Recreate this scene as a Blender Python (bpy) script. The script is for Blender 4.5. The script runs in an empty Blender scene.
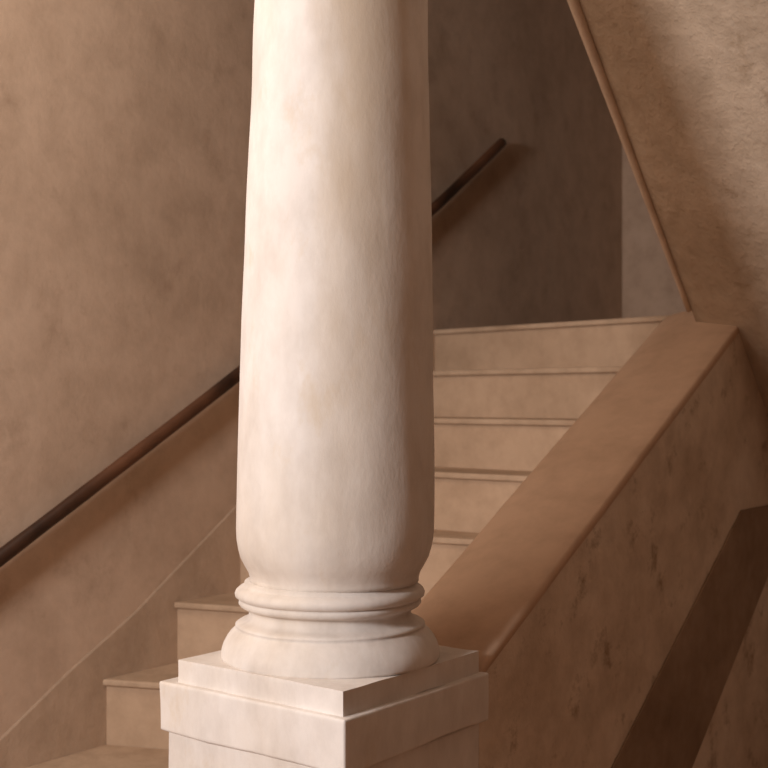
import bpy, bmesh, math, random
from mathutils import Vector, noise
random.seed(4)
K = 2.0                                   # metres per layout unit
C = bpy.context.scene.collection
D = (0.611, 0.791)                        # the direction the flight climbs (plan)
N = (-0.791, 0.611)                       # across the flight, from the spandrel towards the left wall
P = (-0.0400, 1.0061)                     # foot of the spandrel face beside the pedestal
UW, UI = 0.69, 0.152                      # left wall, inner face of the parapet
ZF, ZC = -0.66, 1.05                      # floor and ceiling levels
TB = 1.914                                # back wall

def W(t, u, z):
    return Vector((-u*K, t*K, z*K))         # X across the flight, Y up the flight

def onplane(px, py, u):                   # (t, z) where a sight line meets the plane at offset u
    r = (px - 384)/1200.0
    x0, y0 = P[0] + u*N[0], P[1] + u*N[1]
    t = (r*y0 - x0)/(D[0] - r*D[1])
    return t, (400 - py)/1200.0*(y0 + t*D[1])

# ------------------------------------------------------------------ materials
def nd(nt, kind, **kw):
    n = nt.nodes.new(kind)
    for k, v in kw.items():
        if k in n.inputs: n.inputs[k].default_value = v
        else: setattr(n, k, v)
    return n

def plaster(name, base, dark, light, scale=2.2, bump=0.25, rough=0.9, patch=None, patch_amt=0.0, stretch=(1, 1, 1), grain=60):
    m = bpy.data.materials.new(name); m.use_nodes = True
    nt = m.node_tree; L = nt.links.new
    b = nt.nodes['Principled BSDF']; b.inputs['Roughness'].default_value = rough
    b.inputs['Specular IOR Level'].default_value = 0.2
    tc = nd(nt, 'ShaderNodeTexCoord')
    mp = nd(nt, 'ShaderNodeMapping'); mp.inputs['Scale'].default_value = stretch
    L(tc.outputs['Object'], mp.inputs['Vector'])
    n1 = nd(nt, 'ShaderNodeTexNoise', Scale=scale, Detail=6.0, Roughness=0.6)
    n2 = nd(nt, 'ShaderNodeTexNoise', Scale=scale*5, Detail=8.0, Roughness=0.65)
    n3 = nd(nt, 'ShaderNodeTexNoise', Scale=grain, Detail=6.0, Roughness=0.7)
    for n in (n1, n2, n3): L(mp.outputs['Vector'], n.inputs['Vector'])
    r1 = nd(nt, 'ShaderNodeValToRGB')
    e = r1.color_ramp.elements
    e[0].position = 0.3; e[0].color = (*dark, 1); e[1].position = 0.72; e[1].color = (*light, 1)
    k = e.new(0.5); k.color = (*base, 1)
    L(n1.outputs['Fac'], r1.inputs['Fac'])
    r2 = nd(nt, 'ShaderNodeValToRGB'); e = r2.color_ramp.elements
    e[0].position = 0.3; e[0].color = (0.70, 0.67, 0.64, 1); e[1].position = 0.58; e[1].color = (1, 1, 1, 1)
    L(n2.outputs['Fac'], r2.inputs['Fac'])
    mx = nd(nt, 'ShaderNodeMixRGB', blend_type='MULTIPLY'); mx.inputs['Fac'].default_value = 0.55
    L(r1.outputs['Color'], mx.inputs['Color1']); L(r2.outputs['Color'], mx.inputs['Color2'])
    out = mx.outputs['Color']
    if patch:
        n4 = nd(nt, 'ShaderNodeTexNoise', Scale=scale*3.2, Detail=9.0, Roughness=0.72)
        L(mp.outputs['Vector'], n4.inputs['Vector'])
        r4 = nd(nt, 'ShaderNodeValToRGB'); e = r4.color_ramp.elements
        e[0].position = 0.56; e[0].color = (0, 0, 0, 1); e[1].position = 0.68; e[1].color = (patch_amt,)*3 + (1,)
        L(n4.outputs['Fac'], r4.inputs['Fac'])
        m2 = nd(nt, 'ShaderNodeMixRGB'); m2.inputs['Color2'].default_value = (*patch, 1)
        L(r4.outputs['Color'], m2.inputs['Fac']); L(out, m2.inputs['Color1']); out = m2.outputs['Color']
    L(out, b.inputs['Base Color'])
    ad = nd(nt, 'ShaderNodeMath', operation='MULTIPLY_ADD'); ad.inputs[1].default_value = 0.25
    L(n3.outputs['Fac'], ad.inputs[0]); L(n2.outputs['Fac'], ad.inputs[2])
    bp = nd(nt, 'ShaderNodeBump', Strength=bump, Distance=0.02)
    L(ad.outputs[0], bp.inputs['Height']); L(bp.outputs['Normal'], b.inputs['Normal'])
    return m

M = {}
M['wall'] = plaster('tan_wall_plaster', (.62, .465, .35), (.52, .385, .285), (.67, .51, .39), 1.6, .14, patch=(.33, .22, .15), patch_amt=.35)
M['skirt'] = plaster('greyish_skirting_plaster', (.56, .42, .31), (.49, .36, .26), (.62, .47, .355), 2.0, .2)
M['back'] = plaster('pale_back_plaster', (.56, .40, .295), (.48, .34, .25), (.62, .45, .34), 2.4, .3)
M['column'] = plaster('whitewashed_stone', (.79, .745, .71), (.73, .655, .58), (.83, .795, .77), 2.6, .13, stretch=(1, 1, .5), grain=25, patch=(.66, .55, .42), patch_amt=.5)
M['parapet'] = plaster('worn_parapet_plaster', (.76, .63, .51), (.55, .43, .325), (.88, .77, .66), 2.4, .5, patch=(.33, .23, .15), patch_amt=.9)
M['coping'] = plaster('smooth_reddish_coping', (.68, .49, .36), (.64, .455, .325), (.72, .52, .39), 1.8, .10)
M['soffit'] = plaster('rough_soffit_plaster', (.60, .475, .36), (.49, .375, .275), (.68, .55, .43), 2.6, .7, patch=(.36, .25, .16), patch_amt=.6)
M['bead'] = plaster('pale_edge_plaster', (.74, .60, .48), (.66, .53, .41), (.80, .66, .54), 3, .2)
M['step'] = plaster('painted_stone_riser', (.52, .365, .25), (.46, .32, .215), (.57, .405, .28), 2.2, .12, stretch=(1, 1, 1))
M['tread'] = plaster('worn_stone_tread', (.50, .36, .25), (.42, .29, .195), (.56, .41, .29), 3, .18)
M['trim'] = plaster('dark_umber_band', (.36, .26, .185), (.26, .18, .12), (.45, .335, .25), 3, .15)
M['floor'] = plaster('stone_floor', (.33, .195, .12), (.27, .155, .095), (.38, .23, .145), 2, .2)

def wood():
    m = bpy.data.materials.new('dark_polished_wood'); m.use_nodes = True
    nt = m.node_tree; L = nt.links.new; b = nt.nodes['Principled BSDF']
    tc = nd(nt, 'ShaderNodeTexCoord'); n = nd(nt, 'ShaderNodeTexNoise', Scale=3.5, Detail=5.0)
    L(tc.outputs['Object'], n.inputs['Vector'])
    r = nd(nt, 'ShaderNodeValToRGB'); e = r.color_ramp.elements
    e[0].position = .35; e[0].color = (.025, .010, .005, 1); e[1].position = .72; e[1].color = (.15, .062, .03, 1)
    L(n.outputs['Fac'], r.inputs['Fac']); L(r.outputs['Color'], b.inputs['Base Color'])
    b.inputs['Roughness'].default_value = .5; b.inputs['Specular IOR Level'].default_value = .35
    return m
M['wood'] = wood()
m = bpy.data.materials.new('blackened_iron'); m.use_nodes = True
b = m.node_tree.nodes['Principled BSDF']; b.inputs['Base Color'].default_value = (.03, .022, .018, 1)
b.inputs['Roughness'].default_value = .6; b.inputs['Metallic'].default_value = .5
nn = nd(m.node_tree, 'ShaderNodeTexNoise', Scale=80.0); bb = nd(m.node_tree, 'ShaderNodeBump', Strength=.3)
m.node_tree.links.new(nn.outputs['Fac'], bb.inputs['Height']); m.node_tree.links.new(bb.outputs['Normal'], b.inputs['Normal'])
M['iron'] = m

# the shaft: the same whitewash with a worn, yellowed streak down one side
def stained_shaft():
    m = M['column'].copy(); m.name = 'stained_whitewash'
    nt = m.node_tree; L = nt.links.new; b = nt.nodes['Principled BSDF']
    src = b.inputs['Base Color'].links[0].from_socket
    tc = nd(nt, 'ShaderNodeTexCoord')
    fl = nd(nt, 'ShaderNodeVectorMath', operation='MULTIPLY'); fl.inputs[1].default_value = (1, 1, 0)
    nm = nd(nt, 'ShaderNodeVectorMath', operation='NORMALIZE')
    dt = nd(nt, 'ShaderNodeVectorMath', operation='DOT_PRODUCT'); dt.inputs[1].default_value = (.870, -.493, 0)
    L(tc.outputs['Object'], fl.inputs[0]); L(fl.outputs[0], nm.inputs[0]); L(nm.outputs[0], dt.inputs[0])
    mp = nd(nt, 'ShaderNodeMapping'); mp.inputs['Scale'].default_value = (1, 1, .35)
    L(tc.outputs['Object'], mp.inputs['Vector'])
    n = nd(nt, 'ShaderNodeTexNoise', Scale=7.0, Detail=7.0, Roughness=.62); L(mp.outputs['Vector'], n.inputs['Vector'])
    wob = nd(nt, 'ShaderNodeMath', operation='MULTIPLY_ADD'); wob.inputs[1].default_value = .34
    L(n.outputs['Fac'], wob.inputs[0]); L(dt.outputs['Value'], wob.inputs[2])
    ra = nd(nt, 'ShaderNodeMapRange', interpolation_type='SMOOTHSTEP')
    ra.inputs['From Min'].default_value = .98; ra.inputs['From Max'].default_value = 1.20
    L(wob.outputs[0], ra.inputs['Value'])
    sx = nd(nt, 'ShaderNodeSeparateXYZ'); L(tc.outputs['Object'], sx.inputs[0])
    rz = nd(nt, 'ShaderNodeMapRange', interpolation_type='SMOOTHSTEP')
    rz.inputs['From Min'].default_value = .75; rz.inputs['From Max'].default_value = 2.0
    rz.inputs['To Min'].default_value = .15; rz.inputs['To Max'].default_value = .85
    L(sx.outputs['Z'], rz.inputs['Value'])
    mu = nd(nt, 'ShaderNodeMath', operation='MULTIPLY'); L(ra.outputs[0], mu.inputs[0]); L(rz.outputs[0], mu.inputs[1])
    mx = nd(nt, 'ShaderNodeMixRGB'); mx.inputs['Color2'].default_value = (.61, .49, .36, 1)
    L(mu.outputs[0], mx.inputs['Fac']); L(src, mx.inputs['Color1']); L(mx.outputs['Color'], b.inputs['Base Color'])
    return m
M['shaft'] = stained_shaft()

# ------------------------------------------------------------------ mesh helpers
def obj(name, bm, mat, parent=None, smooth=False, bevel=0, seg=3, angle=30):
    bmesh.ops.recalc_face_normals(bm, faces=bm.faces)
    me = bpy.data.meshes.new(name); bm.to_mesh(me); bm.free()
    me.materials.append(mat)
    o = bpy.data.objects.new(name, me); C.objects.link(o)
    if parent is not None:
        o.parent = parent
        me.transform(parent_offset(parent))
    if smooth:
        for p in me.polygons: p.use_smooth = True
    if bevel:
        md = o.modifiers.new('soft_edge', 'BEVEL'); md.width = bevel; md.segments = seg
        md.limit_method = 'ANGLE'; md.angle_limit = math.radians(angle)
        for p in me.polygons: p.use_smooth = True
        me.set_sharp_from_angle(angle=math.radians(45)) if seg < 2 else None
        wn = o.modifiers.new('weighted', 'WEIGHTED_NORMAL'); wn.keep_sharp = False
    return o

def parent_offset(p):                      # meshes are laid out in world metres: bring them into their thing's frame
    from mathutils import Matrix
    off = Vector((0, 0, 0)); q = p
    while q is not None:
        off += q.location; q = q.parent
    return Matrix.Translation(-off)

def thing(name, loc, label, cat):
    o = bpy.data.objects.new(name, None); C.objects.link(o); o.location = loc
    o.empty_display_size = .1; o['label'] = label; o['category'] = cat
    return o

def prism(bottom, top):                    # two matching rings of points
    bm = bmesh.new()
    a = [bm.verts.new(p) for p in bottom]; b = [bm.verts.new(p) for p in top]
    n = len(a)
    bm.faces.new(a); bm.faces.new(list(reversed(b)))
    for i in range(n):
        bm.faces.new((a[i], b[i], b[(i+1) % n], a[(i+1) % n]))
    return bm

def block(t0, t1, u0, u1, z0, z1):
    r = [(t0, u0), (t1, u0), (t1, u1), (t0, u1)]
    return prism([W(t, u, z0) for t, u in r], [W(t, u, z1) for t, u in r])

def profile(pts, u0, u1):                  # a (t, z) outline pushed across the flight
    return prism([W(t, u0, z) for t, z in pts], [W(t, u1, z) for t, z in pts])

def roughen(bm, amp, size, cuts=14):
    bmesh.ops.subdivide_edges(bm, edges=bm.edges[:], cuts=cuts, use_grid_fill=True)
    bm.normal_update()
    for v in bm.verts:
        v.co += v.normal*amp*noise.fractal(v.co*size, 1.0, 2.0, 4)
    return bm

def lathe(profile_pts, cx, cy, seg=96, lean=None):
    bm = bmesh.new(); rings = []
    for r, z in profile_pts:
        ring = []
        for i in range(seg):
            a = 2*math.pi*i/seg
            rr = r
            x, y = cx + rr*math.cos(a), cy + rr*math.sin(a)
            if lean:
                o = lean[0] + lean[1]*(z - lean[2]); x += o*.791; y += o*.611
            ring.append(bm.verts.new((x*K, y*K, z*K)))
        rings.append(ring)
    for a, b in zip(rings, rings[1:]):
        for i in range(seg):
            bm.faces.new((a[i], a[(i+1) % seg], b[(i+1) % seg], b[i]))
    bm.faces.new(rings[0]); bm.faces.new(rings[-1])
    return bm

def smooth_curve(pts, n=8):                # Catmull-Rom through the points
    out = []
    q = [pts[0]] + list(pts) + [pts[-1]]
    for i in range(1, len(q)-2):
        p0, p1, p2, p3 = map(Vector, q[i-1:i+3])
        for k in range(n):
            s = k/n
            out.append(0.5*((2*p1) + (p2-p0)*s + (2*p0-5*p1+4*p2-p3)*s*s + (3*p1-p0-3*p2+p3)*s**3))
    out.append(Vector(pts[-1]))
    return out

def tube(path, radius, seg=16, caps=True, squash=1.0, wob=0.0):
    bm = bmesh.new(); rings = []
    up = Vector((0, 0, 1))
    for i, p in enumerate(path):
        d = (path[min(i+1, len(path)-1)] - path[max(i-1, 0)]).normalized()
        s = d.cross(up).normalized(); v = s.cross(d).normalized()
        r = radius(i/(len(path)-1)) if callable(radius) else radius
        r *= 1 + wob*noise.noise(p*6)
        rings.append([bm.verts.new(p + s*r*squash*math.cos(2*math.pi*j/seg) + v*r*math.sin(2*math.pi*j/seg)) for j in range(seg)])
    for a, b in zip(rings, rings[1:]):
        for j in range(seg):
            bm.faces.new((a[j], a[(j+1) % seg], b[(j+1) % seg], b[j]))
    if caps:
        bm.faces.new(rings[0]); bm.faces.new(rings[-1])
    return bm

def structure(name, bm, mat, **kw):
    o = obj(name, bm, mat, **kw); o['kind'] = 'structure'
    return o

# ------------------------------------------------------------------ the shell
VR = -1.35                                 # right-hand wall
T0 = -2.3
structure('floor', block(T0, TB, VR, UW, ZF-.05, ZF), M['floor'])
structure('ceiling', block(T0, TB, VR, UW, ZC, ZC+.05), M['wall'])
structure('wall_left', block(T0, TB+.08, UW, UW+.08, ZF-.05, ZC+.05), M['wall'])
structure('wall_back', block(TB, TB+.08, VR, UW, ZF-.05, ZC+.05), M['back'])
structure('wall_right', block(T0, TB+.08, VR-.08, VR, ZF-.05, ZC+.05), M['floor'])

# plaster skirting that climbs the left wall beside the steps
top = [onplane(x, y, UW) for x, y in ((0, 738), (68, 671), (135, 611), (234, 507))]
tt, zz = top[-1]
top = [(top[0][0]-.35, top[0][1]-.20)] + top + [(tt+.25, zz+.16), (1.0, .10)]
low = [(t, max(ZF, z-.30)) for t, z in top]
structure('trim_1', prism([W(t, UW, z) for t, z in top + low[::-1]],
    [W(t, UW-.0011, z-.004) for t, z in top] + [W(t, UW-.0011, z) for t, z in low[::-1]]), M['skirt'], bevel=.002, seg=2, angle=12)

# ------------------------------------------------------------------ the lower flight
TK = [.321 + .133*(k-1) for k in range(-1, 8)]
ZK = [-.570, -.482, -.390, -.300, -.197, -.109, -.0296, .0517, .135]
AK = [10, 12, 15, 20, 28, 37, 42, 46, 48]

def nose(i):                               # left and right ends of a nosing in (t, u)
    a = math.radians(AK[i])
    dx, dy = math.cos(a), -math.sin(a)
    across = -(dx*N[0] + dy*N[1]); along = dx*D[0] + dy*D[1]
    s = (UW - UI - .002)/across
    return (TK[i], UW), (TK[i] + s*along, UI + .002)

def shift(n, dt): return tuple((t+dt, u) for t, u in n)

stairs = thing('staircase', W(.3, .4, ZF),
               'flight of worn plastered steps climbing between the left wall and the sloping parapet', 'stairs')
TH, OV = .0095, .007
for i in range(len(TK)):
    n0 = nose(i)
    n1 = nose(i+1) if i+1 < len(TK) else ((TB, UW), (TB, UI + .002))
    zb = ZF if i == 0 else ZK[i-1]
    back = shift(n1, .03) if i+1 < len(TK) else n1
    ring = [n0[0], back[0], back[1], n0[1]]
    zlow = ZF if i < 3 else zb - .06
    st = obj('step', prism([W(t, u, zlow) for t, u in ring], [W(t, u, ZK[i]-TH) for t, u in ring]), M['step'], stairs)
    f = shift(n0, -OV)
    mid0, mid1 = f
    ring = [f[0], n1[0], n1[1], f[1]]
    bm = prism([W(t, u, ZK[i]-TH) for t, u in ring], [W(t, u, ZK[i]) for t, u in ring])
    obj('tread', bm, M['tread'], st, bevel=.006, seg=3)

# ------------------------------------------------------------------ the parapet wall
def ptop(t): return min(.0915 + .55*(t-.862), .134)
TS = .218
par = thing('stair_parapet', W(TS+.3, UI/2, ZF),
            'sloping solid parapet wall of worn brown plaster rising from the pedestal beside the steps', 'parapet')
te = .862 + (.134-.0915)/.55
pts = [(TS, ptop(TS)-.012), (te, .122), (TB, .122), (TB, ZF), (TS, ZF)]
low = [.05, .05, .05, 0, 0]                 # the top of the masonry falls off under the rounded inner lip
obj('spandrel', prism([W(t, 0, z) for t, z in pts], [W(t, UI, z-d) for (t, z), d in zip(pts, low)]), M['parapet'], par)
bm = bmesh.new()
n = 40
rows = []
sec = [(-.001, -.012), (-.001, -.003), (.002, 0), (.02, .001), (.05, .0012), (.085, .0010), (.103, -.0005), (.118, -.003), (.130, -.0075), (.140, -.0145), (.148, -.0245), (.1525, -.037), (.1525, -.06)]
ts = [TS + (te-TS)*k/n for k in range(n+1)] + [te+.03, TB]
for t in ts:
    rows.append([bm.verts.new(W(t, u, ptop(t)+dz + .0012*noise.noise(Vector((t*9, u*9, 3))))) for u, dz in sec])
for a, b2 in zip(rows, rows[1:]):
    for j in range(len(sec)-1): bm.faces.new((a[j], a[j+1], b2[j+1], b2[j]))
    bm.faces.new((a[-1], a[0], b2[0], b2[-1]))
bm.faces.new(rows[0]); bm.faces.new(rows[-1])
cp = obj('coping', bm, M['coping'], par, smooth=True); cp['label'] = 'smooth reddish sloping top of the parapet'

# dark diagonal band, thinly raised, that climbs the spandrel
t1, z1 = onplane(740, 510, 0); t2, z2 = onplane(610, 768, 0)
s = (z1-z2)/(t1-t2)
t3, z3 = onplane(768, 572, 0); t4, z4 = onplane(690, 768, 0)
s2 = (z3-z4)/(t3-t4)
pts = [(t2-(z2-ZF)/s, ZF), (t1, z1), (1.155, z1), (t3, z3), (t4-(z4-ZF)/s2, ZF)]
structure('dark_band', profile(pts, -.003, 0), M['trim'], bevel=.0055, seg=3)

# ------------------------------------------------------------------ the upper flight overhead
UE = .068
SL = 1.04
def zs(t): return .128 - SL*(t-.89)
def ts_(z): return .89 - (z-.128)/SL
up = thing('upper_flight', W(1.2, -.6, ZF),
           'steep rough plastered underside of the upper flight slanting down at the upper right', 'upper stairs')
bm = bmesh.new()
NT, NU = 60, 50
grid = []
for i in range(NT+1):
    z = ZC + (ZF-ZC)*i/NT
    row = []
    for j in range(NU+1):
        u = UE + (VR-UE)*j/NU
        w = W(ts_(z) - .38*min(UE-u, .3), u, z)
        d = .010*noise.fractal(w*1.3, 1.0, 2.0, 5)*min(1, (UE-u)*6)
        row.append(bm.verts.new(w + Vector((0, -.72, -.69))*d))
    grid.append(row)
for i in range(NT):
    for j in range(NU):
        bm.faces.new((grid[i][j], grid[i+1][j], grid[i+1][j+1], grid[i][j+1]))
bk = [[bm.verts.new(W(min(ts_(z)+.26, TB-.001), u, z)) for u in (UE, VR)] for z in (ZC, ZF)]
bm.faces.new([grid[i][0] for i in range(NT+1)] + [bk[1][0], bk[0][0]])
bm.faces.new([grid[i][NU] for i in range(NT+1)] + [bk[1][1], bk[0][1]])
bm.faces.new(grid[0] + [bk[0][1], bk[0][0]])
bm.faces.new(grid[NT] + [bk[1][1], bk[1][0]])
bm.faces.new((bk[0][0], bk[0][1], bk[1][1], bk[1][0]))
obj('soffit', bm, M['soffit'], up, smooth=True)
for p in bpy.data.objects['soffit'].data.polygons: p.use_smooth = len(p.vertices) == 4 and p.area < .05
path = [W(ts_(z), UE + .004, z) for z in [ZC + (.131-ZC)*k/40 for k in range(41)]]
obj('edge_moulding', tube(path, lambda s: K*(.0125 - .0085*s), 14), M['bead'], up, smooth=True)

# ------------------------------------------------------------------ the column
S = .225
cu, ct = -.010 + S/2, .5*.222
cx, cy = -cu + .001, ct + .001
col = thing('column', Vector((cx*K, cy*K, ZF*K)),
            'thick whitewashed round column on a square pedestal at the foot of the parapet', 'column')
def sq(h, z0, z1, ua, ub): return block(ct-h, ct+h, ua, ub, z0, z1)
ped = obj('pedestal', roughen(sq(.1050, ZF, -.314, -.003, .2135), .003, 4), M['column'], col, bevel=.006)
obj('pedestal_cap', roughen(sq(.1110, -.3137, -.2672, -.009, .2195), .0045, 5), M['column'], col, bevel=.008)
obj('plinth', roughen(sq(.1040, -.2690, -.2456, -.0015, .1995), .0045, 5), M['column'], col, bevel=.008)
q = .000965
def pr(y, hw): return (hw*q, (400-y)*q)
base = [(108*q, -.2455)] + [pr(y, w) for y, w in ((652, 108.6), (646, 108), (640, 106), (634, 102.5), (629, 98.5), (625.5, 94.5), (623.5, 92.5),
        (622.6, 93.3), (621, 93.2), (619.6, 91), (618, 86), (616, 82.5), (613, 80.5), (610, 80), (607, 80.8), (605.5, 83), (604.5, 86), (603, 88.5),
        (600.5, 90.2), (598, 89.8), (596.6, 88.4), (595.6, 90.5), (593.5, 93.4), (590.5, 94), (587.5, 92.8), (585, 90), (583.5, 86.5), (582, 85), (579, 84.3))]
bb = lathe(base, cx, cy)
for v in bb.verts: v.co += Vector((v.co.x/K-cx, v.co.y/K-cy, 0)).normalized()*.0035*noise.fractal(v.co*5, 1, 2, 3)
obj('base_moulding', bb, M['column'], col, smooth=True)
shp = [pr(y, w) for y, w in ((579.5, 83.6), (576, 83.5), (570, 85), (563, 88.8), (555, 92.8), (547, 94.8), (538, 96.4), (528, 97), (510, 97), (480, 96.8),
        (450, 96.3), (400, 95.3), (350, 94.2), (300, 93), (250, 92), (200, 91), (150, 90), (100, 89), (50, 88), (0, 86.8), (-150, 83), (-330, 75), (-500, 71), (-680, 68))]
shp += [(68*q, ZC)]
sp = [shp[0]]
for a, b2 in zip(shp, shp[1:]):
    k = max(1, int((b2[1]-a[1])/.012))
    sp += [(a[0]+(b2[0]-a[0])*j/k, a[1]+(b2[1]-a[1])*j/k) for j in range(1, k+1)]
bm = lathe(sp, cx, cy, 96, lean=(.0045, .0105, shp[0][1]))
for v in bm.verts:
    r = Vector((v.co.x/K-cx, v.co.y/K-cy, 0)).normalized()
    v.co += r*.006*noise.fractal(Vector((v.co.x*4, v.co.y*4, v.co.z*1.6)), 1, 2, 3)
obj('shaft', bm, M['shaft'], col, smooth=True)

# ------------------------------------------------------------------ the handrail
UR = UW - .019
ks = [onplane(x, y, UR) for x, y in ((0, 558), (120, 466), (239.4, 373.4), (335, 293.5), (431.7, 209.8), (466, 177.5), (502, 142.5))]
a0, a1 = ks[0], ks[1]
sl = (a1[1]-a0[1])/(a1[0]-a0[0])
ks = [(a0[0]-.5, a0[1]-.5*sl), (a0[0]-.2, a0[1]-.2*sl)] + ks
hr = thing('handrail', W(.6, UW, -.1), 'long dark wooden handrail sloping up along the left wall behind the column', 'handrail')
path = smooth_curve([W(t, UR, z) for t, z in ks], 10)
obj('rail', tube(path, K*.0098, 18, wob=.05), M['wood'], hr, smooth=True)
for px, py in ((-60, 604), (268, 349.5), (400, 237.6)):
    t, z = onplane(px, py, UR)
    bm = tube(smooth_curve([W(t, UW, z-.03), W(t, UW-.014, z-.031), W(t, UR, z-.022), W(t, UR, z-.006)], 6), K*.0035, 10)
    obj('bracket', bm, M['iron'], hr, smooth=True)

# ------------------------------------------------------------------ light and camera
w = bpy.data.worlds.new('World'); bpy.context.scene.world = w; w.use_nodes = True
bg = w.node_tree.nodes['Background']; bg.inputs['Color'].default_value = (1.0, .85, .70, 1); bg.inputs['Strength'].default_value = .165

def area(name, loc, target, power, size, color, size_y=None):
    l = bpy.data.lights.new(name, 'AREA'); l.energy = power; l.size = size; l.color = color
    if size_y: l.shape = 'RECTANGLE'; l.size_y = size_y
    o = bpy.data.objects.new(name, l); C.objects.link(o); o.location = loc
    o.rotation_euler = (Vector(target)-Vector(loc)).to_track_quat('-Z', 'Y').to_euler()
    return o
area('window_light', W(-1.35, .20, .30), W(.2, .10, -.10), 77, .46, (1.0, .935, .90))
area('ceiling_lamp', W(-.25, .42, .88), W(.25, .60, -.2), 13.5, .85, (1.0, .86, .72))

cam = bpy.data.cameras.new('camera'); co = bpy.data.objects.new('camera', cam); C.objects.link(co)
co.location = W(-(P[0]*D[0] + P[1]*D[1]), -(P[0]*N[0] + P[1]*N[1]), 0)
co.rotation_euler = (math.pi/2, 0, math.atan2(-N[0]*0 + D[0], D[1]))
cam.sensor_width = 36; cam.lens = 1200/768*36; cam.shift_y = 16/768; cam.clip_start = .05
cam.dof.use_dof = True; cam.dof.focus_distance = 2.15; cam.dof.aperture_fstop = 6.5
sc = bpy.context.scene; sc.camera = co
sc.view_settings.view_transform = 'Standard'; sc.view_settings.look = 'None'
sc.view_settings.gamma = 1; sc.view_settings.use_curve_mapping = False; sc.view_settings.exposure = 0
